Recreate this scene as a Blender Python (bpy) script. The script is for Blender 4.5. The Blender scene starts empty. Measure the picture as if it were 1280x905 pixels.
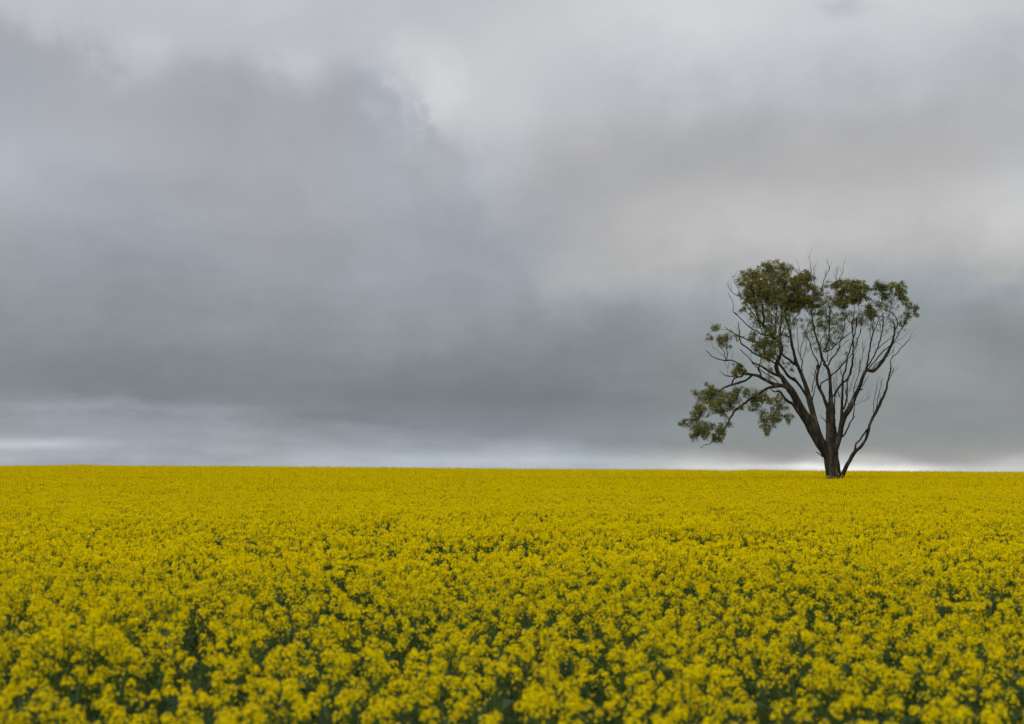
import bpy, math, random
import numpy as np
from mathutils import Vector, Matrix
random.seed(7); rng = np.random.default_rng(11)
scene = bpy.context.scene
COL = scene.collection
R = math.radians

# ------------------------------------------------------------------ camera
FPX = 1778.0                     # focal length in photo pixels (1280 wide)
TILT = math.atan((582 - 452.5) / FPX)
CAMZ = 2.04
cd = bpy.data.cameras.new('camera'); cam = bpy.data.objects.new('camera', cd); COL.objects.link(cam)
cd.sensor_width = 36; cd.lens = 36 * FPX / 1280
cam.location = (0, 0, CAMZ); cam.rotation_euler = (R(90) + TILT, 0, 0)
cd.clip_start = 0.1; cd.clip_end = 20000
cd.dof.use_dof = True; cd.dof.focus_distance = 75; cd.dof.aperture_fstop = 2.35; cd.dof.aperture_blades = 7
scene.camera = cam

def ray(px, py):
    x = (px - 640) / FPX; u = (452.5 - py) / FPX
    return Vector((x, math.cos(TILT) - u * math.sin(TILT), math.sin(TILT) + u * math.cos(TILT)))
def at(px, py, Y):
    d = ray(px, py); return Vector((0, 0, CAMZ)) + d * (Y / d.y)
def azel(px, py):
    d = ray(px, py).normalized(); return math.degrees(math.atan2(d.x, d.y)), math.degrees(math.asin(d.z))

# ------------------------------------------------------------------ world: broken grey cloud deck
SUN_EL, SUN_AZ = 38.0, -150.0    # degrees, azimuth from +Y towards +X
world = bpy.data.worlds.new("World"); scene.world = world; world.use_nodes = True
nt = world.node_tree; N = nt.nodes; LK = nt.links; N.clear()
def nd(t, **k):
    n = N.new(t)
    for a, b in k.items(): setattr(n, a, b)
    return n
def put(sock, v):
    if hasattr(v, 'is_output') or isinstance(v, bpy.types.NodeSocket): LK.new(v, sock)
    else: sock.default_value = v
def M(op, a, b=0.0, c=0.0, clamp=False):
    n = nd('ShaderNodeMath', operation=op, use_clamp=clamp); put(n.inputs[0], a); put(n.inputs[1], b); put(n.inputs[2], c)
    return n.outputs[0]
def noise(vec, scale, detail=4, rough=.5, dist=0):
    n = nd('ShaderNodeTexNoise'); LK.new(vec, n.inputs['Vector']); n.inputs['Scale'].default_value = scale
    n.inputs['Detail'].default_value = detail; n.inputs['Roughness'].default_value = rough; n.inputs['Distortion'].default_value = dist
    return n.outputs['Fac']
def curve(x, pts, lo, hi):       # piecewise curve of x, x range lo..hi
    n = nd('ShaderNodeFloatCurve'); cm = n.mapping; cu = cm.curves[0]
    ys = [p[1] for p in pts]; y0, y1 = min(ys), max(ys) + 1e-6
    P = [((a - lo) / (hi - lo), (b - y0) / (y1 - y0)) for a, b in pts]
    cu.points[0].location = P[0]; cu.points[1].location = P[-1]
    for p in P[1:-1]: cu.points.new(*p)
    cm.update()
    put(n.inputs['Value'], M('MULTIPLY', M('SUBTRACT', x, lo), 1 / (hi - lo), clamp=True))
    return M('MULTIPLY_ADD', n.outputs[0], y1 - y0, y0)
def sstep(x, a, b):
    n = nd('ShaderNodeMapRange', interpolation_type='SMOOTHERSTEP'); put(n.inputs['Value'], x)
    n.inputs['From Min'].default_value = a; n.inputs['From Max'].default_value = b; return n.outputs[0]
tc = nd('ShaderNodeTexCoord'); sep = nd('ShaderNodeSeparateXYZ'); LK.new(tc.outputs['Generated'], sep.inputs[0])
gx, gy, gz = sep.outputs
vecD = tc.outputs['Generated']
az0 = M('MULTIPLY', M('ARCTAN2', gx, gy), 57.2958); el0 = M('MULTIPLY', M('ARCSINE', gz), 57.2958)
# streaky coordinates: features flatten towards the horizon
cv = nd('ShaderNodeCombineXYZ'); put(cv.inputs[0], M('MULTIPLY', az0, .1)); put(cv.inputs[1], M('MULTIPLY', M('POWER', M('MAXIMUM', M('ADD', el0, 4), .1), .62), .95)); put(cv.inputs[2], 3.7)
vS = cv.outputs[0]
n1 = M('SUBTRACT', noise(vS, .8, 5, .55), .5); n2 = M('SUBTRACT', noise(vecD, 13, 5, .55), .5); n3 = M('SUBTRACT', noise(vecD, 31, 4, .6), .5)
nM = M('SUBTRACT', noise(vecD, 9, 6, .6, .6), .5); nS = M('SUBTRACT', noise(vS, 2.3, 5, .6), .5); nB = M('SUBTRACT', noise(vecD, 5.5, 3, .5), .5)
az = M('ADD', az0, M('ADD', M('MULTIPLY', n2, 5.5), M('MULTIPLY', n3, 2.2)))
wig = M('MINIMUM', M('MAXIMUM', M('MULTIPLY', el0, .3), .34), 1.7)
el = M('ADD', el0, M('MULTIPLY', wig, M('ADD', M('MULTIPLY', n1, 1.0), M('MULTIPLY', M('ADD', n3, n2), .75))))
def E(y): return azel(640, y)[1]
def AZ(x): return azel(x, 300)[0]
def ramp_y(vals):                # {photo row: brightness}, rows above the photo given as negative
    return sorted((E(y), v) for y, v in vals)
top = [(-250, .80), (-700, .95), (-1500, 1.06)]
Lleft = curve(el, ramp_y([(640, .60), (592, .62), (565, .60), (530, .545), (500, .535), (470, .535), (430, .565), (380, .60), (300, .64), (220, .66), (120, .645), (0, .665)] + top), -5, 60)
Lright = curve(el, ramp_y([(640, .62), (592, .60), (560, .56), (500, .555), (440, .575), (410, .595), (345, .69), (300, .73), (280, .735), (200, .70), (130, .735), (60, .79), (0, .81)] + top), -5, 60)
def line(pts, lo=-40, hi=40):    # photo-row line -> elevation as a function of azimuth
    P = [(azel(x, y)[0], azel(x, y)[1]) for x, y in pts]; P = [(lo, P[0][1])] + P + [(hi, P[-1][1])]
    return curve(az, P, lo, hi)
b1 = line([(-40, 20), (60, 50), (120, 78), (180, 98), (230, 80), (300, 92), (350, 108), (400, 88), (460, 100), (505, 118), (535, 165), (580, 215), (600, 270), (640, 330), (760, 385), (900, 400), (1280, 400)])
d1 = M('SUBTRACT', el, b1)
mfade = sstep(el0, E(290), E(90))
m1 = M('ADD', M('MULTIPLY', sstep(d1, -.9, 1.3), M('MULTIPLY', mfade, .55)), M('MULTIPLY', sstep(d1, -4.5, 4.0), M('SUBTRACT', 1.0, M('MULTIPLY', mfade, .55))))
sR = sstep(az0, AZ(540), AZ(1010))
hiL = curve(el, ramp_y([(640, .6), (400, .6), (330, .635), (270, .665), (200, .705), (130, .75), (80, .755), (0, .765)] + top), -5, 60)
mx = lambda a, b, f: M('ADD', a, M('MULTIPLY', M('SUBTRACT', b, a), f))
L = mx(Lleft, mx(hiL, Lright, sR), m1)
L = mx(L, Lright, M('MULTIPLY', sR, .8))
def blob(px, py, rx, ry, amp, hard=0, raw=False):
    ca, ce = azel(px, py); sx = rx / FPX * 57.3; sy = ry / FPX * 57.3
    a = M('DIVIDE', M('SUBTRACT', az if not raw else az0, ca), sx); e = M('DIVIDE', M('SUBTRACT', el, ce), sy)
    r = M('ADD', M('MULTIPLY', a, a), M('MULTIPLY', e, e))
    if hard: g = sstep(M('SQRT', r), 1.0 + hard, 1.0 - hard)
    else: g = M('EXPONENT', M('MULTIPLY', r, -1.0))
    return M('MULTIPLY', g, amp)
blobs = [(540, 90, 48, 50, .04, .6), (590, 150, 85, 75, .035, .8), (650, 60, 60, 40, .02), (-10, 215, 60, 50, .05), (600, 255, 70, 40, .03), (860, 20, 170, 50, .02), (1050, 8, 30, 14, -.06),
         (1290, 60, 80, 60, -.055), (1100, 140, 110, 40, -.02), (1290, 260, 130, 60, .05), (860, 190, 160, 55, -.03), (720, 260, 110, 60, -.03), (570, 200, 45, 45, -.02),
         (280, 265, 60, 25, .015), (130, 180, 100, 40, .03), (60, 260, 110, 30, .015), (440, 240, 60, 60, .012), (190, 70, 60, 28, .02), (330, 85, 60, 22, .015), (350, 260, 120, 60, -.015), (-20, 110, 90, 50, .02), (180, 80, 65, 30, .028), (335, 88, 70, 26, .024), (455, 130, 30, 12, .035),
         (720, 350, 60, 30, .03), (800, 420, 180, 40, -.02), (1180, 450, 60, 50, .045), (1260, 410, 90, 40, -.04), (1010, 300, 160, 40, .01),
         (700, 500, 260, 22, -.03), (300, 478, 260, 18, -.015)]
for b in blobs: L = M('ADD', L, blob(*b))
# brighter gap under the deck along the horizon
b2 = line([(-40, 503), (60, 500), (200, 503), (330, 510), (450, 528), (560, 545), (700, 552), (850, 560), (930, 575), (980, 582), (1040, 566), (1090, 562), (1150, 580), (1220, 588), (1280, 574)])
d2 = M('SUBTRACT', b2, el)
L = M('ADD', L, M('MULTIPLY', M('MULTIPLY', M('ADD', sstep(d2, -.35, .35), sstep(d2, -.1, 1.4)), .5), .065))
L = M('ADD', L, M('MULTIPLY', sstep(d2, -.6, 0.1), M('MULTIPLY', nS, .12)))
for b in [(30, 554, 75, 6, .10), (160, 508, 200, 6, .03), (1072, 590, 80, 23, .095, .35), (900, 587, 420, 6, .035), (1090, 592, 150, 13, .06, .5), (1075, 588, 190, 9, .05), (1000, 586, 200, 5, .07), (880, 578, 60, 8, .06), (1290, 580, 60, 14, .1), (560, 575, 300, 11, .05), (780, 576, 130, 8, .04), (1000, 535, 300, 30, .015), (700, 574, 120, 8, .04), (100, 577, 160, 5, -.03), (270, 570, 60, 5, -.02), (1180, 572, 160, 16, .025), (900, 545, 200, 10, .0)]:
    L = M('ADD', L, blob(*b, raw=True))
L = M('ADD', L, M('MULTIPLY', nS, M('MULTIPLY', sstep(el0, 17, 6), .075))); L = M('ADD', L, M('MULTIPLY', nM, .05))
L = M('ADD', L, M('MULTIPLY', n1, .05)); L = M('ADD', L, M('MULTIPLY', n2, .045)); L = M('ADD', L, M('MULTIPLY', n3, .022)); L = M('ADD', L, M('MULTIPLY', nB, .03))
# tint: blue-grey on the left and high, greener low on the right, warmer where bright near the horizon
lin = M('POWER', M('MAXIMUM', L, .02), 2.2)
hue = noise(vecD, 4.0, 3); 
def colmix(f, a, b):
    n = nd('ShaderNodeMix', data_type='RGBA'); put(n.inputs[0], f)
    for s, v in ((n.inputs[6], a), (n.inputs[7], b)):
        if isinstance(v, tuple): s.default_value = v
        else: LK.new(v, s)
    return n.outputs[2]
t = colmix(sstep(el0, 3, 14), (.885, .995, 1.085, 1), (.945, .985, 1.085, 1))
t = colmix(M('MULTIPLY', M('MULTIPLY', sstep(az0, 0, 12), sstep(el0, 8, 4)), .85), t, (.92, 1.015, 1.0, 1))
t = colmix(M('MULTIPLY', M('MULTIPLY', sstep(az0, 8, -2), sstep(el0, E(490), E(530))), .9), t, (.90, .99, 1.12, 1))
t = colmix(M('MULTIPLY', sstep(L, .70, .84), .8), t, (1.0, .995, 1.02, 1))
t = colmix(M('MULTIPLY', M('MULTIPLY', M('MULTIPLY', sstep(az0, -3, 4), sstep(L, .62, .70)), M('MULTIPLY', sstep(el0, E(430), E(350)), sstep(el0, E(60), E(220)))), .9), t, (1.0, .99, .985, 1))
t = colmix(M('MULTIPLY', M('MULTIPLY', sstep(el0, 1.2, .3), sstep(az0, 2, 10)), .8), t, (1.005, 1.0, .965, 1))
t = colmix(M('MULTIPLY', sstep(hue, .48, .62), .4), t, (.985, 1.0, 1.01, 1))
sc = nd('ShaderNodeVectorMath', operation='SCALE'); LK.new(t, sc.inputs[0]); put(sc.inputs['Scale'], M('MULTIPLY', lin, 10.0))
sky = nd('ShaderNodeTexSky', sky_type='NISHITA'); sky.sun_disc = False; sky.sun_elevation = R(SUN_EL); sky.sun_rotation = R(SUN_AZ); sky.dust_density = 3
cover = colmix(.97, sky.outputs[0], sc.outputs[0])
bg = nd('ShaderNodeBackground'); bg.inputs['Strength'].default_value = .1; LK.new(cover, bg.inputs[0])
wo = nd('ShaderNodeOutputWorld'); LK.new(bg.outputs[0], wo.inputs[0])

# ------------------------------------------------------------------ sun behind cloud
sl = bpy.data.lights.new('sun', 'SUN'); so = bpy.data.objects.new('sun', sl); COL.objects.link(so)
sl.energy = 1.2; sl.angle = R(25); sl.color = (1, .95, .88)
sd = Vector((math.sin(R(SUN_AZ)) * math.cos(R(SUN_EL)), math.cos(R(SUN_AZ)) * math.cos(R(SUN_EL)), math.sin(R(SUN_EL))))
so.rotation_euler = (-sd).to_track_quat('-Z', 'Y').to_euler(); so.location = sd * 60
scene.view_settings.view_transform = 'Standard'; scene.view_settings.look = 'None'
scene.view_settings.exposure = 0; scene.view_settings.gamma = 1; scene.view_settings.use_curve_mapping = False

# ------------------------------------------------------------------ helpers
def vnoise(x, y, s, seed=0):
    x = np.asarray(x, float) / s; y = np.asarray(y, float) / s
    xi = np.floor(x).astype(np.int64); yi = np.floor(y).astype(np.int64); fx = x - xi; fy = y - yi
    fx = fx * fx * (3 - 2 * fx); fy = fy * fy * (3 - 2 * fy)
    def h(a, b):
        v = np.sin(a * 127.1 + b * 311.7 + seed * 74.7) * 43758.5453; return v - np.floor(v)
    return (h(xi, yi) * (1 - fx) + h(xi + 1, yi) * fx) * (1 - fy) + (h(xi, yi + 1) * (1 - fx) + h(xi + 1, yi + 1) * fx) * fy
def fbm(x, y, s, seed=0, o=3):
    r = 0; a = .5; t = 0
    for k in range(o): r = r + a * vnoise(x, y, s / 2 ** k, seed + k); t += a; a *= .5
    return r / t
def ss(a, b, x):
    t = np.clip((x - a) / (b - a), 0, 1); return t * t * (3 - 2 * t)
CREST = 245.0
_px = np.array([-400, 0, 60, 100, 160, 250, 360, 480, 600, 700, 800, 880, 905, 940, 1000, 1060, 1160, 1280, 1700.])
_dy = np.array([583.4, 583.2, 582.6, 581.6, 583.0, 583.3, 584.0, 585.0, 586.0, 587.0, 587.4, 588.2, 589.3, 587.8, 588.6, 589.2, 589.8, 590.6, 591.0])
def terrain(x, y):
    x = np.asarray(x, float); y = np.asarray(y, float); d = np.maximum(y, 1.0)
    px = 640 + FPX * x / d
    rise = (588.35 - np.interp(px, _px, _dy)) / FPX * CREST
    z = rise * ss(70, 235, y)
    z = z + .10 * ss(99.0, 101.0, y) * (1 - ss(150, 230, y)) 
    z = z + .03 * (fbm(x, y, 9, 3) - .5) * 2
    b = np.maximum(y - CREST, 0)
    return z - b * b * 0.0011 * (b < 60) - (b >= 60) * (3.96 + (b - 60) * .07)
TRAM = 100.0

def mat(name, build):
    m = bpy.data.materials.new(name); m.use_nodes = True; t = m.node_tree; t.nodes.clear(); build(t); return m
def node(t, ty, **k):
    n = t.nodes.new(ty)
    for a, b in k.items(): setattr(n, a, b)
    return n
def nramp(t, fac, stops):
    r = node(t, 'ShaderNodeValToRGB'); e = r.color_ramp.elements
    e[0].position, e[0].color = stops[0][0], (*stops[0][1], 1); e[1].position, e[1].color = stops[-1][0], (*stops[-1][1], 1)
    for p, c in stops[1:-1]:
        q = e.new(p); q.color = (*c, 1)
    t.links.new(fac, r.inputs[0]); return r.outputs[0]
def leafy(stops, trans=.35, gloss=.04, scale=None, rough=.5):
    def b(t):
        g = node(t, 'ShaderNodeNewGeometry'); f = g.outputs['Random Per Island']
        if scale:
            nz = node(t, 'ShaderNodeTexNoise'); nz.inputs['Scale'].default_value = scale; nz.inputs['Detail'].default_value = 3
            t.links.new(g.outputs['Position'], nz.inputs['Vector'])
            mm = node(t, 'ShaderNodeMath', operation='MULTIPLY_ADD'); mm.inputs[1].default_value = 2.4; mm.inputs[2].default_value = -.78; t.links.new(nz.outputs['Fac'], mm.inputs[0])
            m2 = node(t, 'ShaderNodeMix'); m2.inputs[0].default_value = .5; t.links.new(f, m2.inputs[2]); t.links.new(mm.outputs[0], m2.inputs[3]); f = m2.outputs[0]
        c = nramp(t, f, stops)
        d = node(t, 'ShaderNodeBsdfDiffuse'); tr = node(t, 'ShaderNodeBsdfTranslucent'); mx_ = node(t, 'ShaderNodeMixShader'); mx_.inputs[0].default_value = trans
        t.links.new(c, d.inputs[0]); t.links.new(c, tr.inputs[0]); t.links.new(d.outputs[0], mx_.inputs[1]); t.links.new(tr.outputs[0], mx_.inputs[2])
        gl = node(t, 'ShaderNodeBsdfGlossy'); gl.inputs['Roughness'].default_value = rough; gl.inputs[0].default_value = (.9, .9, .9, 1)
        m3 = node(t, 'ShaderNodeMixShader'); m3.inputs[0].default_value = gloss; t.links.new(mx_.outputs[0], m3.inputs[1]); t.links.new(gl.outputs[0], m3.inputs[2])
        o = node(t, 'ShaderNodeOutputMaterial'); t.links.new(m3.outputs[0], o.inputs[0])
    return b
m_petal = mat('canola_petal', leafy([(0, (.72, .555, .001)), (.5, (.82, .655, .001)), (1, (.90, .755, .002))], .40, .0))
m_bud = mat('canola_bud', leafy([(0, (.42, .44, .02)), (1, (.62, .56, .02))], .25, .02))
m_stem = mat('canola_stem', leafy([(0, (.055, .10, .015)), (1, (.12, .18, .025))], .2, .01))
m_leaf = mat('canola_leaf', leafy([(0, (.016, .036, .010)), (.6, (.030, .060, .017)), (1, (.055, .090, .032))], .25, .015))
def ground_b(t):
    g = node(t, 'ShaderNodeNewGeometry'); nz = node(t, 'ShaderNodeTexNoise'); nz.inputs['Scale'].default_value = 1.3; nz.inputs['Detail'].default_value = 8
    t.links.new(g.outputs['Position'], nz.inputs['Vector'])
    c = nramp(t, nz.outputs['Fac'], [(.35, (.030, .045, .018)), (.55, (.05, .065, .022)), (.7, (.075, .06, .032))])
    d = node(t, 'ShaderNodeBsdfDiffuse'); t.links.new(c, d.inputs[0]); o = node(t, 'ShaderNodeOutputMaterial'); t.links.new(d.outputs[0], o.inputs[0])
m_ground = mat('soil_under_crop', ground_b)

def make_mesh(name, V, F, mats, mi=None, smooth=False):
    me = bpy.data.meshes.new(name); me.from_pydata(V, [], F)
    for m in mats: me.materials.append(m)
    if mi is not None: me.polygons.foreach_set('material_index', mi)
    if smooth: me.polygons.foreach_set('use_smooth', [True] * len(F))
    me.update(); return me

# ------------------------------------------------------------------ ground: one sheet to the horizon
ys = np.concatenate([[-300, -60, -10], np.arange(-2, 300, 4.0), np.arange(98, 103, .5), [320, 360, 450, 600, 900, 1500, 3000, 6500]]); ys = np.unique(ys)
us = np.concatenate([[-3, -1.5, -.9], np.linspace(-.6, .6, 90), [.9, 1.5, 3]])
V = []; F = []
for y in ys:
    w = max(y, 60.0)
    xs_ = us * w * 1.0
    zs = terrain(xs_, np.full_like(xs_, y))
    for x, z in zip(xs_, zs): V.append((x, y, z))
nu = len(us)
for j in range(len(ys) - 1):
    for i in range(nu - 1): F.append((j * nu + i, j * nu + i + 1, (j + 1) * nu + i + 1, (j + 1) * nu + i))
go = bpy.data.objects.new('ground', make_mesh('ground', V, F, [m_ground], smooth=True)); COL.objects.link(go); go['kind'] = 'structure'

# ------------------------------------------------------------------ canola plants
class PB:
    def __init__(s): s.V = []; s.F = []; s.m = []
    def quad(s, a, b, c, d, mi):
        n = len(s.V); s.V += [tuple(a), tuple(b), tuple(c), tuple(d)]; s.F.append((n, n + 1, n + 2, n + 3)); s.m.append(mi)
    def tube(s, p, q, r0, r1, mi, k=3):
        p = Vector(p); q = Vector(q); d = (q - p).normalized(); a = d.orthogonal().normalized(); b = d.cross(a); n = len(s.V)
        for c, r in ((p, r0), (q, r1)):
            for i in range(k):
                t = 2 * math.pi * i / k; s.V.append(tuple(c + (a * math.cos(t) + b * math.sin(t)) * r))
        for i in range(k): s.F.append((n + i, n + (i + 1) % k, n + k + (i + 1) % k, n + k + i)); s.m.append(mi)
U = random.uniform
def rdir(up=0.0):
    while True:
        v = Vector((U(-1, 1), U(-1, 1), U(-1, 1)))
        if .05 < v.length < 1: return (v.normalized() + Vector((0, 0, up))).normalized()
def flower(pb, c, nrm, r, lod):
    a = nrm.orthogonal().normalized(); b = nrm.cross(a); ph = U(0, 6.28)
    if lod == 0:
        for k in range(4):
            t = ph + k * math.pi / 2 + U(-.12, .12); d = a * math.cos(t) + b * math.sin(t); e = nrm.cross(d); rr = r * U(.9, 1.1)
            pb.quad(c, c + d * rr * .6 + e * rr * .42 + nrm * rr * .25, c + d * rr + nrm * rr * U(.05, .3), c + d * rr * .6 - e * rr * .42 + nrm * rr * .25, 0)
    else:
        d = a * math.cos(ph) + b * math.sin(ph); e = nrm.cross(d)
        pb.quad(c - d * r, c - e * r + nrm * r * .3, c + d * r, c + e * r + nrm * r * .3, 0)
def head(pb, base, axis, lod, size=1.0):
    h = U(.025, .065) * size; n = int((U(20, 34) if lod == 0 else U(14, 20)) * size); Rr = (U(.027, .038) if lod == 0 else U(.022, .032)) * size
    fr = (.0108 if lod == 0 else .0128)
    a = axis.orthogonal().normalized(); b = axis.cross(a)
    for i in range(n):
        t = i * 2.4 + U(-.4, .4); f = (i + .5) / n
        out = a * math.cos(t) + b * math.sin(t)
        rad = Rr * (1.05 - .6 * f * f) * U(.7, 1.2)
        f = f if i % 6 else f - U(.2, .9)
        c = base + axis * (h * f + U(-.008, .008)) + out * rad
        nrm = (out * U(.5, 1.1) + axis * (.35 + .9 * f) + rdir() * .35).normalized()
        flower(pb, c, nrm, fr * U(.85, 1.12), lod)
        if lod == 0 and i % 2 == 0: pb.tube(base + axis * (h * f - .015), c, .0009, .0009, 1)
    for i in range(7 if lod == 0 else 2):                   # tight buds in the centre of the head
        c = base + axis * (h + U(-.008, .008)) + (a * U(-1, 1) + b * U(-1, 1)) * .008
        r = .005 if lod == 0 else .009
        d = rdir(.5); e = d.orthogonal().normalized() * r * .6
        pb.quad(c - d * r, c + e, c + d * r, c - e, 3)
def leaf(pb, p, d, L_, W_, mi=2):
    side = d.cross(Vector((0, 0, 1)));
    side = side.normalized() if side.length > .01 else Vector((1, 0, 0))
    side = (side + rdir() * .3).normalized()
    q1 = p + d * L_ * .5 + Vector((0, 0, L_ * .05)); q2 = p + d * L_ - Vector((0, 0, L_ * .18))
    n = len(pb.V); pb.V += [tuple(p), tuple(q1 + side * W_ / 2), tuple(q1 - side * W_ / 2), tuple(q2)]
    pb.F += [(n, n + 1, n + 2), (n + 1, n + 3, n + 2)]; pb.m += [mi, mi]
def plant(lod):
    pb = PB(); H = .98
    nb = random.randint(5, 8); lean = Vector((U(-.08, .08), U(-.08, .08), 1)); w = .0045
    topp = Vector((lean.x * H, lean.y * H, H))
    pb.tube((0, 0, 0), topp * .6, .007, .0055, 1, 4 if lod == 0 else 3); pb.tube(topp * .6, topp, .0055, .003, 1)
    head(pb, topp, (lean.normalized() + rdir() * .1).normalized(), lod, U(1., 1.2))
    for i in range(nb):
        z0 = U(.45, .72) * H; s = topp * (z0 / H); t = i * 2.4 + U(-.5, .5); sp = U(.07, .27)
        e = Vector((s.x + math.cos(t) * sp, s.y + math.sin(t) * sp, H + U(-.20, .04)))
        mid = s.lerp(e, .5) + Vector((math.cos(t), math.sin(t), 0)) * .03
        pb.tube(s, mid, .003, .0026, 1); pb.tube(mid, e, .0026, .002, 1)
        head(pb, e, ((e - mid).normalized() + Vector((0, 0, .8))).normalized(), lod, U(.7, 1.08))
        for k in range(5 if lod == 0 else 3):               # loose lower florets and young pods
            p = mid.lerp(e, U(.3, .95)); o = rdir(.4); q = p + o * U(.02, .05)
            if lod == 0: pb.tube(p, q, .0009, .0009, 1)
            if U(0, 1) < .55: flower(pb, q, (o + rdir() * .3).normalized(), .011, lod)
            else: pb.tube(q, q + (o + Vector((0, 0, 1))).normalized() * .03, .0014, .001, 1)
        leaf(pb, s, Vector((math.cos(t), math.sin(t), .3)).normalized(), U(.08, .15), U(.02, .04))
        leaf(pb, mid, Vector((math.cos(t + 1), math.sin(t + 1), .6)).normalized(), U(.05, .09), U(.012, .02))
    for i in range(10 if lod == 0 else 6):
        z = U(.2, .72) * H; t = U(0, 6.28); p = topp * (z / H)
        leaf(pb, p, Vector((math.cos(t), math.sin(t), U(-.1, .5))).normalized(), U(.14, .28), U(.05, .1))
    return pb
def patch(S=1.0):
    pb = PB()
    for i in range(int(42 * S * S)):
        x, y = U(-.5, .5) * S, U(-.5, .5) * S; z = .98 + random.gauss(0, .07) + (U(.10, .32) if U(0, 1) < .07 else 0); c0 = Vector((x, y, z))
        pb.tube((x + U(-.1, .1), y + U(-.1, .1), .3), (x, y, z), .006, .004, 1)
        for k in range(9):
            o = rdir() * U(.012, .034); c = c0 + Vector((o.x, o.y, o.z * 1.2 + .035)); flower(pb, c, (o.normalized() + Vector((0, 0, .7)) + rdir() * .4).normalized(), U(.017, .023), 1)
        if i % 2 == 0: leaf(pb, Vector((x, y, U(.45, .85))), rdir(.2), .16, .07)
        if i % 2 == 0:
            p = Vector((x + U(-.1, .1), y + U(-.1, .1), U(.82, .97))); flower(pb, p, rdir(.5), .013, 1)
    return pb
src = bpy.data.collections.new('canola_sources')
NV = {0: 9, 1: 8, 2: 7}; idx0 = {}; k = 0
for lod in (0, 1, 2):
    idx0[lod] = k
    for i in range(NV[lod]):
        pb = patch() if lod == 2 else plant(lod)
        me = make_mesh('canola_plant', pb.V, pb.F, [m_petal, m_stem, m_leaf, m_bud], pb.m)
        src.objects.link(bpy.data.objects.new('canola_plant.%03d' % (k + 1), me)); k += 1

P = []; RZ = []; TX = []; SC = []; IX = []
def scatter(y0, y1, step, lod, margin, slope=.43):
    y = np.arange(y0, y1, step); out = []
    for yy in y:
        hw = slope * max(yy, 0) + margin; x = np.arange(-hw, hw, step)
        out.append(np.stack([x, np.full_like(x, yy)], 1))
    p = np.concatenate(out); p += rng.uniform(-.5, .5, p.shape) * step * (.98 if lod < 2 else .25)
    x, y = p[:, 0], p[:, 1]; keep = np.ones(len(x), bool)
    if lod < 2:
        dn = fbm(x, y, .9, 21); thr = .33 + .13 * (1 - ss(5.5, 9, y)) - .05 * ss(14, 26, y); keep &= rng.uniform(0, 1, len(x)) < ss(thr - .05, thr + .12, dn) * .97 + .03
    else:
        pass
    x, y = x[keep], y[keep]; pxl = 640 + FPX * x / np.maximum(y, 1)
    spot = sum(a_ * np.exp(-((pxl - c_) / w_) ** 2) for c_, w_, a_ in ((447, 11, 1), (505, 10, .8), (25, 18, .7), (195, 14, .6), (590, 12, .4))) + .45 * (pxl > 1010) * fbm(x, y * 0, 3, 9) + .25 * (pxl > 680) * (pxl < 940)
    z = terrain(x, y); n = len(x)
    s = 1.0 + .13 * (fbm(x, y, 2.6, 31) - .5) * 2 + rng.normal(0, .05 if lod < 2 else .018, n)
    if lod == 2: s = s - .16 * np.exp(-((y - TRAM + 1.5) / 1.8) ** 2) * spot
    P.append(np.stack([x, y, z], 1)); RZ.append(rng.uniform(0, 6.283, n) if lod < 2 else rng.integers(0, 4, n) * math.pi / 2)
    TX.append(rng.normal(0, .07, n) if lod < 2 else np.zeros(n)); SC.append(s); IX.append(idx0[lod] + rng.integers(0, NV[lod], n))
scatter(-2.5, 15, .35, 0, 8.0, .55)
scatter(15, 55, .33, 1, 8.0, .55)
scatter(55.4, 285, .96, 2, 14.0, .58)
P = np.concatenate(P); RZ = np.concatenate(RZ); TX = np.concatenate(TX); SC = np.concatenate(SC); IX = np.concatenate(IX)
print('instances', len(P))
me = bpy.data.meshes.new('canola_crop'); me.vertices.add(len(P)); me.vertices.foreach_set('co', P.astype(np.float32).ravel())
for nm, ty, dat in (('rot_z', 'FLOAT', RZ), ('rot_x', 'FLOAT', TX), ('size', 'FLOAT', SC), ('kind_index', 'INT', IX)):
    a = me.attributes.new(nm, ty, 'POINT'); a.data.foreach_set('value', dat.astype(np.int32 if ty == 'INT' else np.float32))
me.update()
crop = bpy.data.objects.new('canola_crop', me); COL.objects.link(crop)
for m in (m_petal, m_stem, m_leaf, m_bud): me.materials.append(m)
crop['kind'] = 'stuff'; crop['label'] = 'yellow flowering canola crop covering the whole field up to the horizon'; crop['category'] = 'crop'
g = bpy.data.node_groups.new('canola_scatter', 'GeometryNodeTree')
g.interface.new_socket('Geometry', in_out='INPUT', socket_type='NodeSocketGeometry'); g.interface.new_socket('Geometry', in_out='OUTPUT', socket_type='NodeSocketGeometry')
gi = g.nodes.new('NodeGroupInput'); gout = g.nodes.new('NodeGroupOutput')
iop = g.nodes.new('GeometryNodeInstanceOnPoints'); ci = g.nodes.new('GeometryNodeCollectionInfo')
ci.inputs['Collection'].default_value = src; ci.inputs['Separate Children'].default_value = True; ci.inputs['Reset Children'].default_value = True
def ga(nm, ty):
    n = g.nodes.new('GeometryNodeInputNamedAttribute'); n.data_type = ty; n.inputs[0].default_value = nm; return n.outputs[0]
cx = g.nodes.new('ShaderNodeCombineXYZ'); g.links.new(ga('rot_x', 'FLOAT'), cx.inputs[0]); g.links.new(ga('rot_z', 'FLOAT'), cx.inputs[2])
cs = g.nodes.new('ShaderNodeCombineXYZ'); sz = ga('size', 'FLOAT')
for i in range(3): g.links.new(sz, cs.inputs[i])
g.links.new(gi.outputs[0], iop.inputs['Points']); g.links.new(ci.outputs[0], iop.inputs['Instance']); iop.inputs['Pick Instance'].default_value = True
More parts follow.
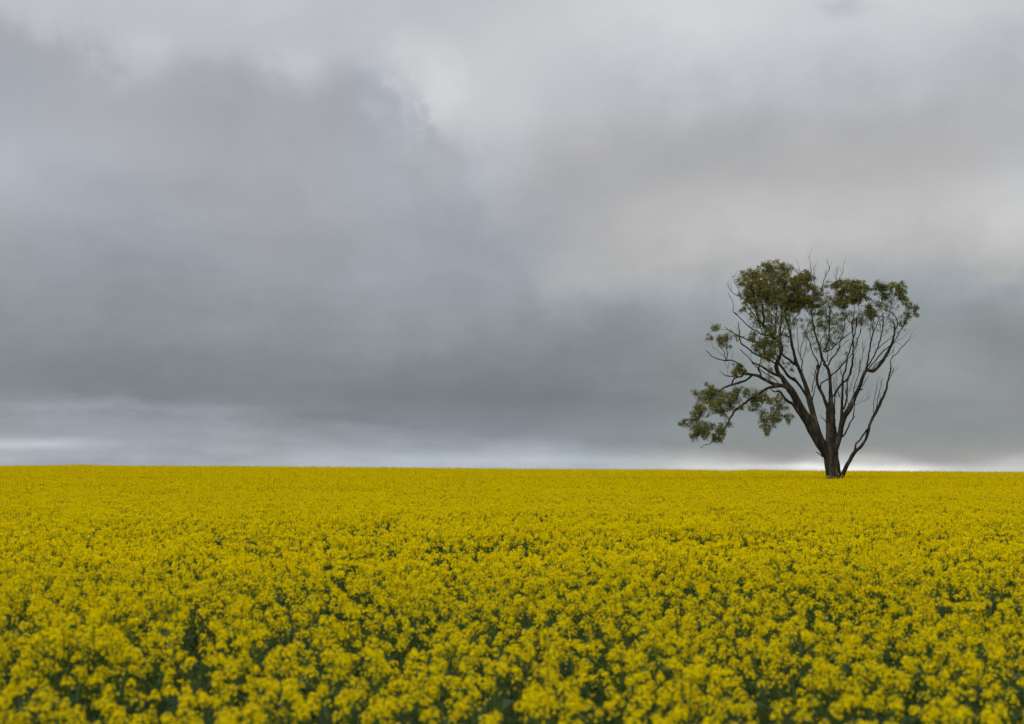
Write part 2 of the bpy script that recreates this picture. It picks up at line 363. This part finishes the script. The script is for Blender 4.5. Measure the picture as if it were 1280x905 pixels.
g.links.new(ga('kind_index', 'INT'), iop.inputs['Instance Index']); g.links.new(cx.outputs[0], iop.inputs['Rotation']); g.links.new(cs.outputs[0], iop.inputs['Scale'])
g.links.new(iop.outputs[0], gout.inputs[0])
crop.modifiers.new('scatter', 'NODES').node_group = g

# ------------------------------------------------------------------ the gum tree
TD = 98.0
def bark_b(t):
    tcn = node(t, 'ShaderNodeTexCoord'); mp = node(t, 'ShaderNodeMapping'); mp.inputs['Scale'].default_value = (3.2, 3.2, .8); t.links.new(tcn.outputs['Object'], mp.inputs[0])
    nz = node(t, 'ShaderNodeTexNoise'); nz.inputs['Scale'].default_value = 1.1; nz.inputs['Detail'].default_value = 7; nz.inputs['Roughness'].default_value = .62; t.links.new(mp.outputs[0], nz.inputs[0])
    c = nramp(t, nz.outputs['Fac'], [(.30, (.010, .008, .006)), (.45, (.019, .015, .011)), (.53, (.032, .028, .015)), (.61, (.066, .056, .032)), (.70, (.16, .13, .09))])
    mp2 = node(t, 'ShaderNodeMapping'); mp2.inputs['Scale'].default_value = (16, 16, 2.2); t.links.new(tcn.outputs['Object'], mp2.inputs[0])
    n2_ = node(t, 'ShaderNodeTexNoise'); n2_.inputs['Scale'].default_value = 1; n2_.inputs['Detail'].default_value = 5; t.links.new(mp2.outputs[0], n2_.inputs[0])
    bp = node(t, 'ShaderNodeBump'); bp.inputs['Strength'].default_value = .8; bp.inputs['Distance'].default_value = .06; t.links.new(n2_.outputs['Fac'], bp.inputs['Height'])
    p = node(t, 'ShaderNodeBsdfPrincipled'); p.inputs['Roughness'].default_value = .85; p.inputs['Specular IOR Level'].default_value = .2
    t.links.new(c, p.inputs['Base Color']); t.links.new(bp.outputs[0], p.inputs['Normal'])
    o = node(t, 'ShaderNodeOutputMaterial'); t.links.new(p.outputs[0], o.inputs[0])
m_bark = mat('gum_bark', bark_b)
m_gum = mat('gum_leaves', leafy([(0, (.065, .082, .018)), (.3, (.130, .150, .030)), (.5, (.195, .205, .038)), (.68, (.27, .24, .045)), (.85, (.33, .25, .055)), (1, (.38, .24, .075))], .42, .02, scale=.9))

TL = dict(A=(900, 320), B=(980, 320), C=(1070, 340), D=(870, 390), E=(940, 390), F=(1000, 390), G=(1065, 390), H=(840, 460), I=(880, 460), J=(930, 450), K=(990, 450), L=(1040, 450), M=(990, 520), N=(1040, 520))
REG = []      # registered samples: px, py, depth
tree = bpy.data.objects.new('gum_tree', None); COL.objects.link(tree)
base = at(1043, 598, TD); base.z = float(terrain(base.x, base.y)); tree.location = base
tree['label'] = 'lone gum tree with bare forking limbs and sparse olive foliage standing in the yellow field'; tree['category'] = 'tree'
def parse(s):
    out = []; tl = None
    for tok in s.split():
        if tok.isalpha(): tl = tok; continue
        a = [float(v) for v in tok.split(',')]; ox, oy = TL[tl]
        out.append((ox + a[0] / 11.3125, oy + a[1] / 11.3125, (a[2] / 11.3125) if len(a) > 2 else None))
    for i, p in enumerate(out):
        if p[2] is None:
            out[i] = (p[0], p[1], (out[i - 1][2] if i else .6) * .7)
    return out
def nearest(px, py):
    if not REG: return 1e9, 0
    a = np.array(REG); d = np.hypot(a[:, 0] - px, a[:, 1] - py); j = int(d.argmin()); return d[j], a[j, 2]
def tube_mesh(name, pts, rads, wob=0, flare=False, seedn=0):
    n = len(pts); k = 16 if max(rads) > .3 else (10 if max(rads) > .1 else 6 if max(rads) > .03 else 4)
    V = []; F = []; up = None
    for i in range(n):
        d = (pts[min(i + 1, n - 1)] - pts[max(i - 1, 0)]).normalized()
        if up is None: up = d.orthogonal().normalized()
        up = (up - d * up.dot(d)).normalized(); b = d.cross(up)
        for j in range(k):
            t = 2 * math.pi * j / k; r = rads[i]
            if wob: r *= 1 + wob * (math.sin(t * 3 + i * .06 + seedn) * .5 + math.sin(t * 5 - i * .09) * .4 + math.sin(t * 2 + i * .13) * .3 + random.uniform(-.06, .06))
            V.append(tuple(pts[i] + (up * math.cos(t) + b * math.sin(t)) * r - base))
    for i in range(n - 1):
        for j in range(k): F.append((i * k + j, i * k + (j + 1) % k, (i + 1) * k + (j + 1) % k, (i + 1) * k + j))
    F.append(tuple(range(k))[::-1]); F.append(tuple((n - 1) * k + j for j in range(k)))
    return make_mesh(name, V, F, [m_bark], smooth=True)
def crom(a, b, c, d, t):
    return .5 * ((2 * b) + (c - a) * t + (2 * a - 5 * b + 4 * c - d) * t * t + (3 * b - a - 3 * c + d) * t ** 3)
def branch(name, s, parent, depth=None, wob=0, start=None):
    q = parse(s); a = np.array(q); seg = np.hypot(np.diff(a[:, 0]), np.diff(a[:, 1])); Ltot = seg.sum()
    dist, d0 = nearest(a[0, 0], a[0, 1])
    if start is not None: d0 = start
    if depth is None: depth = random.choice((-1, 1)) * U(.15, .45) * Ltot * .055
    A = np.vstack([2 * a[0] - a[1], a, 2 * a[-1] - a[-2]]); pts = []; rads = []; cum = 0
    nz = U(0, 100)
    for i in range(len(a) - 1):
        m = max(3, int(seg[i] / 1.6))
        for j in range(m + (i == len(a) - 2)):
            t = j / m; v = crom(A[i], A[i + 1], A[i + 2], A[i + 3], t); f = (cum + seg[i] * t) / Ltot
            w = max(a[i, 2] * (1 - t) + a[i + 1, 2] * t, .22)
            dy = d0 + depth * (f ** 1.2)
            jx = .28 * math.sin(nz + f * Ltot * .55) + .18 * math.sin(nz * 2 + f * Ltot * 1.3)
            jx *= min(1, 2.5 / max(w, 1)) * min(1, f * 6)
            pts.append(at(v[0] + jx, v[1], TD + dy)); rads.append(w * (.86 if w < 1.4 else .86 + .2 * min(1, (w - 1.4) / 6)) * .5 * TD / FPX * (1 + .03 * math.sin(nz + f * Ltot * .35)))
            REG.append((v[0], v[1], dy))
        cum += seg[i]
    o = bpy.data.objects.new(name, tube_mesh(name, pts, rads, wob, seedn=nz)); COL.objects.link(o); o.parent = parent
    return o

trunk = branch('trunk', 'M 590,1090,260 590,960,235 592,880,212 582,790,196 570,700,188 555,600,190 548,520,196 556,440,170 556,390,130', tree, 0, .09, start=0)
LIMBS = [
 # (main polyline, depth travel, [sub branches])
 ('M 540,640,120 515,560,150 470,490,150 400,380,146 320,250,135 250,120,128 190,0,116 K 100,640,108 20,480,98 J 640,400,98 600,345,80 540,250,62 480,180,58 458,100,58 470,20,54 E 385,660,50 405,590,42 432,520,36 390,430,34 300,350,36 200,230,36 120,140,34 70,40,32 A 525,820,34 508,720,28 490,600,20 470,480,12', -1.5, [
   'J 620,385,80 540,362,56 430,375,50 340,395,40 250,450,36 130,530,35 60,570,35 0,620,34 I 440,600,36 390,680,32 350,745,28 H 750,860,22 H 680,947,16 H 540,1067,11 H 470,1085,9 H 400,1127,6',
   'J 540,355,45 480,348,46 400,330,50 280,270,46 200,225,46 100,205,42 0,195,40 I 530,120,28 480,130,18',
   'I 670,112,38 600,170,34 500,205,34 400,235,34 300,270,28 230,310,22 120,360,16',
   'I 500,120,20 430,150,26 400,200,24 388,232,24',
   'D 700,875,22 660,840,20 655,790,20 620,740,19 560,705,19 480,680,20 430,690,22 370,680,17 300,660,17 230,630,14 190,590,12 140,545,9',
   'D 435,690,18 442,600,14 425,490,10 430,420,7', 'D 420,680,14 395,560,12 330,470,8 320,400,5', 'D 405,630,10 330,570,8 260,510,7 220,430,5 235,350,4',
   'D 260,515,6 200,480,4 110,478,3', 'D 220,460,5 160,430,4 100,400,3', 'D 500,675,6 520,600,5 525,540,4', 'D 445,600,6 480,540,5 515,505,4', 'D 470,690,8 450,800,8 420,740,6 380,710,4',
   'I 480,120,18 340,115,18 280,90,10 210,25,5', 'I 290,95,6 240,80,4 200,80,3', 'I 345,110,8 330,60,6 325,10,4',
   'I 520,215,12 545,190,10 470,240,9', 'I 560,510,16 520,430,9 480,400,7', 'I 470,575,14 420,560,9 380,560,6', 'I 640,450,12 560,400,8 490,430,7',
   'J 540,250,40 500,225,46 400,185,42 330,140,38 230,80,30 130,40,22 E 0,700,18 D 770,670,16 700,600,14 620,530,11', 
   'D 775,650,7 780,570,6 780,480,5', 
   'J 490,330,14 410,250,16 300,190,16 180,100,16 110,40,14', 'J 245,235,26 228,175,24 205,145,28 212,80,18 240,0,14 E 125,640,12',
   'J 300,10,12 250,50,12 205,140,14',
   'E 345,735,26 220,670,24 120,630,24 0,570,24 D 780,550,24 700,490,22 630,430,22 615,340,18 612,250,16 592,140,11', 'D 610,300,7 580,250,5 560,200,4',
   'E 370,420,22 250,440,20 100,430,20 0,410,20 D 750,395,18 630,350,18 540,300,14 460,250,12 390,205,6', 'D 450,250,10 340,240,7 270,205,5', 'D 690,350,6 640,350,6 700,340,5',
   'E 270,330,24 150,320,22 60,265,20 0,240,20 D 800,245,20 730,190,18 620,80,14 540,0,11 A 240,840,11 185,775,10 190,670,9 150,590,8 115,510,4', 'D 860,270,8 860,200,6 850,180,5', 'D 770,220,6 740,140,5 735,90,4',
   'A 250,850,5 255,820,5 245,800,4', 'A 150,590,5 120,560,4 105,550,3',
   'A 510,760,16 380,640,14 280,570,12 220,550,10 160,495,10 120,440,8 95,375,5', 'A 165,490,7 155,380,5 160,240,3', 'A 285,560,10 250,450,11 210,380,9 175,300,4', 'A 130,450,4 120,380,3 125,330,3',
   'E 150,320,16 110,180,18 40,60,18 A 440,780,20 400,720,14 330,640,9', 'E 130,200,10 60,130,8 0,70,8 A 400,820,7 340,780,4', 'D 860,130,9 790,60,8 720,10,6 700,-30,4',
   'E 250,270,36 160,200,40 172,100,40 150,0,38 A 610,800,34 600,700,28 565,600,20 540,450,14 540,250,7', 'A 605,720,12 680,600,9 700,450,7',
   'E 320,330,18 330,200,20 330,100,20 350,0,18 A 800,720,18 770,560,14 740,380,9 740,200,5',
   'E 300,190,11 240,80,10 300,50,9 370,0,7', 'E 395,380,22 400,270,22 412,160,22 420,0,20 B -20,640,12 -10,400,8 10,200,5',
   'E 400,330,14 450,250,16 478,180,16 500,120,12 460,60,9',
   'K 190,880,60 150,820,58 80,720,50 0,610,46 J 640,600,42 560,520,38 500,440,32 430,450,22 370,400,14', 'J 520,480,14 540,560,8 470,640,7 440,760,5 400,850,4', 'J 500,440,10 470,560,8 480,700,6 560,800,4', 'J 540,500,8 600,620,6 640,740,4',
   'J 330,400,14 300,520,8 260,620,6 240,760,4', 'J 300,430,10 360,560,8 380,700,6 360,800,5 300,900,4', 'H 720,920,8 640,900,5 500,850,4', 'H 870,620,8 840,600,5 830,560,4', 'H 560,1050,6 450,1000,5 380,950,4', 'H 500,1080,6 440,1100,5 430,1140,4', 'H 800,760,6 850,800,4',
   'H 480,705,4 420,700,4 370,725,4', 'M 440,580,24 390,540,18 345,510,11', 'M 440,600,6 430,640,4 445,650,3',
 ]),
 ('M 440,420,90 400,300,86 365,200,78 325,60,74 K 320,850,76 270,650,80 230,500,78 200,380,60 140,220,54 90,100,50 40,0,46 E 640,760,52 618,680,46 590,560,42 560,440,42 545,330,38 520,220,28 490,130,24 470,0,20 B 20,600,13 5,420,8 20,200,5', 2.5, [
   'K 215,520,44 170,450,40 100,350,38 30,260,38 J 740,300,42 620,220,40 560,130,36 500,60,34 E 380,700,28 350,600,20',
   'J 720,60,48 660,20,36 E 600,730,38 560,700,35 420,590,32 392,490,26 400,390,22 380,300,14 390,200,8',
   'E 545,370,25 500,340,25 440,320,20 380,330,12', 'E 470,610,7 500,540,7 520,470,7', 'E 560,570,5 520,575,4 470,590,4', 'E 590,660,5 540,640,4 490,640,3',
   'K 145,200,16 140,100,17 145,0,18 E 705,680,17 660,560,14 650,400,10 640,250,7 630,100,4', 'E 710,680,12 750,560,10 770,400,8 775,330,5', 'E 695,620,14 690,500,12 740,390,10 780,220,9 820,80,7 790,0,5', 'E 640,300,5 600,360,4 590,390,3', 'E 645,240,4 700,160,3 690,100,3', 'E 760,280,5 700,230,4 670,220,3', 'E 730,620,4 800,560,3 820,530,3',
   'E 545,310,18 560,170,14 610,80,13 680,0,11 B 100,760,9 160,650,6', 'E 520,210,16 535,120,16 530,40,16 B 40,700,12 120,560,9 160,400,6', 'E 580,260,7 600,160,6 590,60,5',
   'K 290,560,18 300,500,18 330,380,10 345,330,7', 'K 280,450,16 300,330,13 330,170,12 350,90,10 F 215,870,9 235,790,7', 'K 320,220,8 300,210,7 275,205,5', 'E 700,500,6 740,280,5 700,240,3', 
   'E 400,660,12 440,680,8 450,760,5', 'E 540,700,7 560,790,5 600,850,4',
 ]),
 ('M 556,480,120 548,380,128 545,250,124 545,150,120 K 545,850,122 538,740,112 548,640,80 547,500,58 538,300,46 528,200,46 500,110,44 450,50,42 F 350,720,36 310,650,42 290,560,38 260,450,30 220,330,28 195,210,27 170,100,22 165,0,18 B 400,700,14 430,600,10', 1.0, [
   'K 520,700,70 490,630,58 460,560,48 430,480,45 380,390,45 350,270,45 368,150,38 362,80,34 F 262,800,34 262,740,26 240,680,20 180,580,18 150,480,16 120,370,13 60,280,8',
   'F 270,790,24 290,750,26 320,640,26', 'F 330,570,25 400,430,22 412,300,22 415,180,22 420,60,18 B 640,700,12 560,560,11 545,430,10 580,300,10 640,190,10 600,40,5', 'B 580,290,6 590,230,5 600,190,4',
   'B 500,620,13 430,520,13 370,440,12 300,360,10 230,230,9 200,120,5 165,50,3', 'B 430,560,9 435,400,9 425,250,8 410,150,4', 'B 365,300,8 385,230,9 380,130,8 350,0,4', 'B 730,500,8 740,350,8 745,250,7 760,160,5', 'B 720,420,9 770,340,8 830,230,7 850,50,4',
   'B 430,380,5 420,350,4', 'B 500,620,8 560,680,10 600,790,10 F 380,50,8',
   'F 350,570,20 450,520,22 540,430,20 640,350,16 710,295,13 740,200,8 B 700,640,7', 'F 560,430,9 610,310,14 630,200,14 635,100,12 660,0,8 B 760,640,7 800,520,5', 'F 610,310,6 570,200,6 580,100,5 B 640,640,4',
   'F 400,760,24 430,680,24 500,600,22 545,530,20 560,480,18 567,430,14 610,350,9', 'F 560,515,10 640,430,10 700,390,7', 'F 480,490,13 560,330,9 620,260,8 700,170,5', 'F 385,700,18 392,590,12 370,500,9 400,420,6',
   'F 285,480,12 300,390,13 350,330,10 370,220,8 395,180,5', 'F 240,430,8 260,320,10 240,250,8 290,200,5', 'F 210,300,10 170,200,8 130,120,8 90,80,8 60,20,6', 'F 130,130,7 100,240,7 70,290,6', 'F 160,470,5 110,380,4 90,340,3', 'F 400,640,5 480,560,4 540,520,3', 'F 500,600,4 580,620,3 610,600,3', 'F 390,630,4 330,540,3', 'F 240,560,5 200,500,4 170,470,3', 'F 450,340,5 490,250,6 520,150,5',
   'K 405,420,22 405,350,22 440,310,22 500,275,20 570,205,22 640,150,22 700,80,22 770,0,20 F 600,740,20 660,670,18 730,600,16 790,510,10 820,420,6',
   'K 590,520,36 640,420,32 700,340,30 790,260,30 L 260,170,34 290,50,30 F 740,720,33 750,600,28 752,400,25 742,250,22 740,150,18 770,0,12 C -30,400,7',
   'M 600,290,34 615,200,30 605,120,28 K 600,850,28 600,650,24 605,540,14 660,490,6', 'K 690,540,12 650,460,9 600,400,8 580,320,5', 'K 560,330,12 600,300,8 590,240,5', 'K 560,240,5 620,260,5 640,300,5 630,200,5 640,150,4', 'K 510,240,5 440,180,4 410,130,3', 'M 500,110,18 K 450,840,12 390,780,7', 'M 505,130,10 490,180,8 480,160,5',
   'K 620,590,6 610,480,7 600,380,6 610,300,4', 'F 430,880,5 380,800,4 300,850,3 280,880,3',
   'F 520,870,5 545,780,4 560,690,3', 'F 575,880,8 572,820,6 570,790,4',
 ]),
 ('M 590,560,90 610,460,96 645,370,84 680,250,76 702,120,76 740,0,80 L 200,760,76 260,660,76 330,500,60 390,380,56 430,260,50 480,150,44 G 300,835,50 370,770,46 430,700,44 500,580,42 560,460,40 590,350,28 602,260,26 585,100,17', -1.8, [
   'L 465,200,36 490,90,24 G 210,800,26 230,650,26 255,500,24 270,400,24 298,300,22 290,200,16 265,80,14 C 220,700,12 200,600,9 190,520,6', 'G 262,500,9 262,400,9 255,250,6 255,180,4', 'G 300,280,16 340,210,14 380,100,12 450,20,10 C 400,580,9 440,540,6',
   'G 255,260,4 310,180,10 305,80,8 C 260,640,7', 'G 600,260,22 640,190,17 635,110,16 600,50,14 540,0,10 C 440,545,8 400,530,5',
   'G 570,455,18 640,350,16 680,270,15 730,190,14 780,100,9 C 740,620,7 800,570,5 860,580,4', 'C 650,780,8 620,700,7 640,640,4', 'C 740,650,5 760,560,5 700,530,3', 'C 760,590,5 800,520,4 840,470,3',
   'G 210,790,22 290,660,20 350,540,20 390,420,20 428,270,20 440,150,16 435,20,12 C 378,600,9 352,500,7 385,330,6 360,200,4', 'G 445,210,9 490,110,8 520,40,8 C 490,450,7 545,350,5', 'C 470,560,6 560,440,5 600,400,3', 'C 490,500,5 540,410,4 610,390,3', 'G 410,290,8 395,180,7 385,120,5', 'G 430,350,7 490,290,6 540,215,4', 'G 355,530,14 430,460,14 520,390,12 580,330,10', 'G 275,500,7 350,440,6 400,400,4', 'G 450,220,7 510,150,5 550,110,4',
   'G 225,810,18 330,690,20 400,600,22 460,540,19 530,480,18', 'G 405,590,8 412,550,5', 'G 250,850,16 340,740,15 430,670,14 480,600,10', 'G 400,650,5 470,590,4', 'G 590,450,12 660,390,10 715,372,6 790,280,4 840,240,3', 'G 490,640,12 580,545,10 604,470,6', 'G 620,420,7 700,470,3',
   'G 800,280,3 830,310,3', 'L 380,430,20 430,410,24', 'L 430,380,11 470,300,12 515,225,10', 'L 325,490,16 305,430,12 320,370,13 350,270,10 380,190,9 400,0,8 G 110,790,6 155,600,6 150,420,3', 'L 380,185,5 430,155,4 460,150,3', 'L 300,120,4 360,60,4 390,40,3', 'G 160,560,4 220,440,3', 'G 165,530,4 215,640,3',
   'L 235,460,10 280,330,8 320,200,6', 'L 340,290,5 370,220,4', 'L 135,850,52 140,700,46 142,600,40 150,400,34 150,250,30 190,140,26 212,20,22 F 670,640,20 700,560,20 765,340,20 792,220,14 812,100,12 835,0,9 C 0,300,5',
   'L 165,700,28 205,570,26 215,430,23 215,330,22 235,250,20', 'L 240,630,14 215,560,10 190,450,9 180,380,6', 'F 770,520,14 820,380,14 860,250,12 870,150,9 C 70,760,8 80,640,5', 'F 745,640,7 800,560,6 850,500,4', 'F 720,880,6 800,800,5 850,750,4', 'F 760,740,4 790,690,3', 'F 830,900,7 840,780,6 880,620,5 890,480,3 880,330,3',
   'C 195,880,5 205,760,7 210,640,7', 'C 60,880,9 75,760,8 60,690,5', 'C 0,800,16 10,650,12 60,560,8 90,470,5', 'C 190,430,4 185,330,6 185,250,5', 'C 340,790,5 340,680,5', 'C 60,840,5 130,760,3',
   'L 320,640,12 350,630,9 420,590,8 500,550,6 560,500,4', 'L 335,590,6 390,570,4 440,530,3', 'N 120,320,30 190,240,26 250,110,22 L 300,810,20 312,700,14 325,610,12', 'L 305,815,12 340,790,7', 'L 140,240,10 130,200,9 120,140,6', 'L 100,530,10 95,440,8 60,370,6 85,330,4', 'N 60,330,40 55,200,28 45,150,16',
 ]),
 ('N 105,1100,70 128,940,66 150,850,62 190,740,60 250,630,58 320,510,55 400,440,46 470,340,40 510,220,44 540,100,42 590,0,42 L 640,700,46 700,570,42 760,440,32 790,300,28 820,180,22 835,90,18 G 530,880,17 550,780,16 550,670,15 640,580,14 700,500,13 790,410,11 832,338,7', -1.2, [
   'N 320,490,28 340,400,28 400,330,26 460,240,25 505,180,26', 'N 345,400,14 350,360,10', 'N 495,285,16 522,278,10', 'L 590,760,14 592,600,12 630,400,10 650,275,5', 'L 625,700,13 650,530,14 690,380,12 712,255,6', 'L 670,600,9 690,450,4', 'L 640,650,7 640,560,5',
   'L 822,230,12 858,165,10 868,120,5', 'G 545,860,10 578,845,10 582,810,5', 'G 560,665,8 575,600,7 605,480,5', 'L 810,280,8 850,190,6',
 ]),
]
for main, dep, subs in LIMBS:
    lo = branch('limb', main, tree, dep, .05)
    for s in subs: branch('branch', s, lo)

# leaf clumps: px, py, rx, ry (photo pixels at the tree), density
CL = {
 'upper left': ((936,342,9,6,.9),(929,351,7,5,.9),(957,336,11,8,.9),(970,333,12,7,.9),(985,337,8,8,.55),(948,362,16,14,1.25),(966,358,16,15,1.1),(931,369,6,7,.6),(929,386,5,3,.6),(940,379,10,6,.8),(970,375,12,10,1.1),(957,385,12,6,.45),(945,347,10,7,.8),
    (1003,353,13,13,1.2),(1007,345,8,6,.9),(990,360,12,13,1.1),(1007,376,13,8,1.3),(985,381,9,9,1.2),(1021,363,6,8,.8),(995,380,12,9,1.0),(1019,376,8,8,.8),(978,347,9,10,.55)),
 'upper middle': ((1040,356,8,5,.7),(1051,356,9,6,.9),(1058,368,11,10,1.2),(1042,370,10,9,.4),(1031,385,9,9,.5),(1020,389,8,5,.5),(1052,378,9,7,.9),(1072,361,9,11,1.35),(1070,372,8,7,1.2),(1062,354,8,5,.9),(1036,398,8,6,.4),(1050,395,8,5,.35),(1021,402,8,6,.4),(1030,408,5,5,.25),(1083,367,3,6,.4)),
 'upper right': ((1086,357,5,4.5,.45),(1101,356,7,6,.95),(1099,378,5,4,.7),(1094,364,4,4,.5),(1108,366,7,6,.5),(1114,358,6,5,.8),(1125,357,7,6,.85),(1126,367,7,6,.9),(1131,375,4,5,.8),(1135,380,3,3,.7),(1142,382,6,3,.7),(1144,386,4,3,.6),(1146,392,4,2,.7),(1131,396,5,6,.65),(1127,403,4,3,.5),(1138,393,4,2,.4),(1087,387,6,7,1.1),(1092,393,4,5,.9),(1078,397,5,8,.45),(1108,384,5,3,.35),(1104,369,5,6,.5)),
 'inner': ((1037,426,6,5,.5),(1043,412,3,3,.5),(1008,415,3,2,.5),(963,412,8,7,.55),(958,434,13,11,.95),(945,433,5,6,.5),(971,425,7,9,.6),(942,421,6,5,.95),(963,446,7,5,.6),(990,460,4,4,.3),(982,455,4,4,.25),(964,461,5,4,.3),(961,472,5,4,.25),(1031,432,5,5,.3),(985,420,6,6,.2),(971,398,9,6,.3)),
 'thin cover': ((1000,395,22,14,.05),(1030,415,26,16,.06),(1055,410,16,22,.06),(1095,400,22,16,.07),(1115,385,16,14,.08),(1125,410,9,9,.05),(1085,385,12,12,.1),(975,400,16,12,.25),(955,405,16,16,.22),(945,395,10,10,.25),(985,400,10,8,.3),(1022,412,12,12,.12),(965,425,16,14,.2),(1045,405,14,10,.15),(1063,395,10,8,.2),(1065,440,10,14,.03),(1015,440,10,10,.04),(980,440,12,14,.05)),
 'left tufts': ((895,409,5,3.5,.8),(887,420,4.5,4,.45),(903,424,7,6.5,.95),(912,420,5,6,.4),(921,421,4,4,.35),(909,431,4,3,.4),(920,462,7,6.5,1.15),(930,463,4,4,.8),(926,456,5,3,.6)),
 'lower left': ((883,480,4,3,.35),(868,490,3,3.5,.6),(882,495,11,8,.85),(897,490,8,6,.85),(897,506,10,8,1.15),(875,508,8,7,.8),(911,497,9,7,.9),(869,518,6,5,.8),(904,515,5,4,.7),(860,527,7,5,.75),(850,529,2.5,2.5,.5),(875,533,10,6,.9),(889,532,5,4,.6),(877,540,11,6,1.0),(868,545,6,4,.6),(902,538,6,7,.8),(907,531,7,4,.5),(900,548,5,3,.8),(890,484,6,3,.5),(896,545,5,5,.8),
    (920,486,5,5,.8),(930,487,6,5,.5),(941,489,5,4,.35),(919,498,6,6,.45),(926,510,4,3,.7),(914,505,5,5,.5),(935,495,5,4,.15)),
 'lower middle': ((950,496,10,6,.95),(944,503,6,6,1.0),(940,511,3,2,.6),(935,509,3,2,.3),(965,500,8,3,.7),(974,496,4,5,.45),(972,503,5,6,.5),(953,515,6,5,.35),(957,522,8,6,.5),(969,520,9,7,.8),(980,507,5,5,.4),(985,519,6,4,.5),(986,526,4,3,.5),(957,538,4,5,.75),(953,528,4,4,.4),(963,530,6,5,.5),(970,510,5,5,.3),(950,532,4,3,.3)),
}
# fine bare twigs rising between the limbs
regA = np.array(REG)
limbs = [o for o in tree.children if o.name.startswith('limb')]
pool = [r for r in REG if r[1] < 500 and r[0] > 925]
for li, (cnt, xr) in enumerate(((70, (925, 985)), (60, (970, 1020)), (150, (1005, 1060)), (170, (1045, 1140)))):
    V = []; F = []; sub = [r for r in pool if xr[0] <= r[0] <= xr[1]]
    for q in range(cnt):
        x, y, d = random.choice(sub); ang = math.radians(90 + U(-38, 38) - (x - 1035) * .35); Lg = U(5, 20); st = 5; bend = U(-.06, .06); dd = U(-.05, .05); prev = None
        for k in range(st):
            p = at(x, y, TD + d); r = .0115 * (1 - .75 * k / st); n = len(V)
            for a_ in range(3): V.append(tuple(p + Vector((math.cos(a_ * 2.09), math.sin(a_ * 2.09), 0)) * r - base))
            if prev is not None:
                for a_ in range(3): F.append((prev + a_, prev + (a_ + 1) % 3, n + (a_ + 1) % 3, n + a_))
            prev = n; x += math.cos(ang) * Lg / st; y -= math.sin(ang) * Lg / st; ang += bend + U(-.22, .22); d += dd
    o = bpy.data.objects.new('twigs', make_mesh('twigs', V, F, [m_bark])); COL.objects.link(o); o.parent = limbs[li]
for nm, cl in CL.items():
    LV = []; LF = []; TV = []; TF = []
    def addtw(p, q, r0, r1):
        d = (q - p)
        if d.length < 1e-4: return
        d.normalize(); a = d.orthogonal().normalized(); b = d.cross(a); n = len(TV)
        for c, r in ((p, r0), (q, r1)):
            for i in range(3):
                t = 2.094 * i; TV.append(tuple(c + (a * math.cos(t) + b * math.sin(t)) * r - base))
        for i in range(3): TF.append((n + i, n + (i + 1) % 3, n + 3 + (i + 1) % 3, n + 3 + i))
    S = TD / FPX
    for (cx_, cy_, rx, ry, dens) in cl:
        d = np.hypot(regA[:, 0] - cx_, regA[:, 1] - cy_ - ry * .5); j = np.argsort(d)[:6]; dep = float(regA[j[0], 2]); dep = max(-3.2, min(3.2, dep))
        ntuft = max(2, int(rx * ry * .34 * (dens ** .8) * 1.9) + 2)
        rm = math.sqrt(rx * ry) * S * 1.1
        for k in range(ntuft):
            a = U(0, 6.283); r = math.sqrt(U(0, 1)) * (1.0 if U(0, 1) < .75 else 1.3)
            tx, ty = cx_ + rx * r * math.cos(a), cy_ + ry * r * math.sin(a); td = dep + random.gauss(0, .55) * rm
            tr = U(1.3, 3.1) * S * (1 if rx > 4 else .8); c = at(tx, ty, TD + td)
            # twig to the clump's carrying branch
            d2 = np.hypot(regA[:, 0] - tx, regA[:, 1] - ty - 2) + .25 * np.abs(regA[:, 2] - td) / S
            q = regA[int(d2.argmin())]; p0 = at(q[0], q[1], TD + q[2]); L0 = (c - p0).length
            if L0 < 1.6:
                mid = p0.lerp(c, .5) + rdir() * L0 * .15
                addtw(p0, mid, .012, .009); addtw(mid, c, .009, .006)
            nl = int(U(27, 43) * (.6 + .42 * dens))
            for l in range(nl):
                o = Vector((random.gauss(0, .6), random.gauss(0, .6), random.gauss(-.12, .62))) * tr
                p = c + o; dr = (rdir() * .75 + Vector((0, 0, -.75)) + o * .3).normalized()
                ll = U(.10, .20); wd = U(.020, .036); sd_ = dr.cross(rdir()); 
                if sd_.length < .05: continue
                sd_.normalize(); n = len(LV)
                for v in (p, p + dr * ll * .42 + sd_ * wd / 2, p + dr * ll, p + dr * ll * .42 - sd_ * wd / 2): LV.append(tuple(v - base))
                LF.append((n, n + 1, n + 2, n + 3))
                if l % 5 == 0: addtw(c, p, .005, .003)
    fo = bpy.data.objects.new('foliage', make_mesh('foliage', LV, LF, [m_gum])); COL.objects.link(fo); fo.parent = tree
    tw = bpy.data.objects.new('twigs', make_mesh('twigs', TV, TF, [m_bark])); COL.objects.link(tw); tw.parent = fo
    print(nm, len(LF), len(TF))
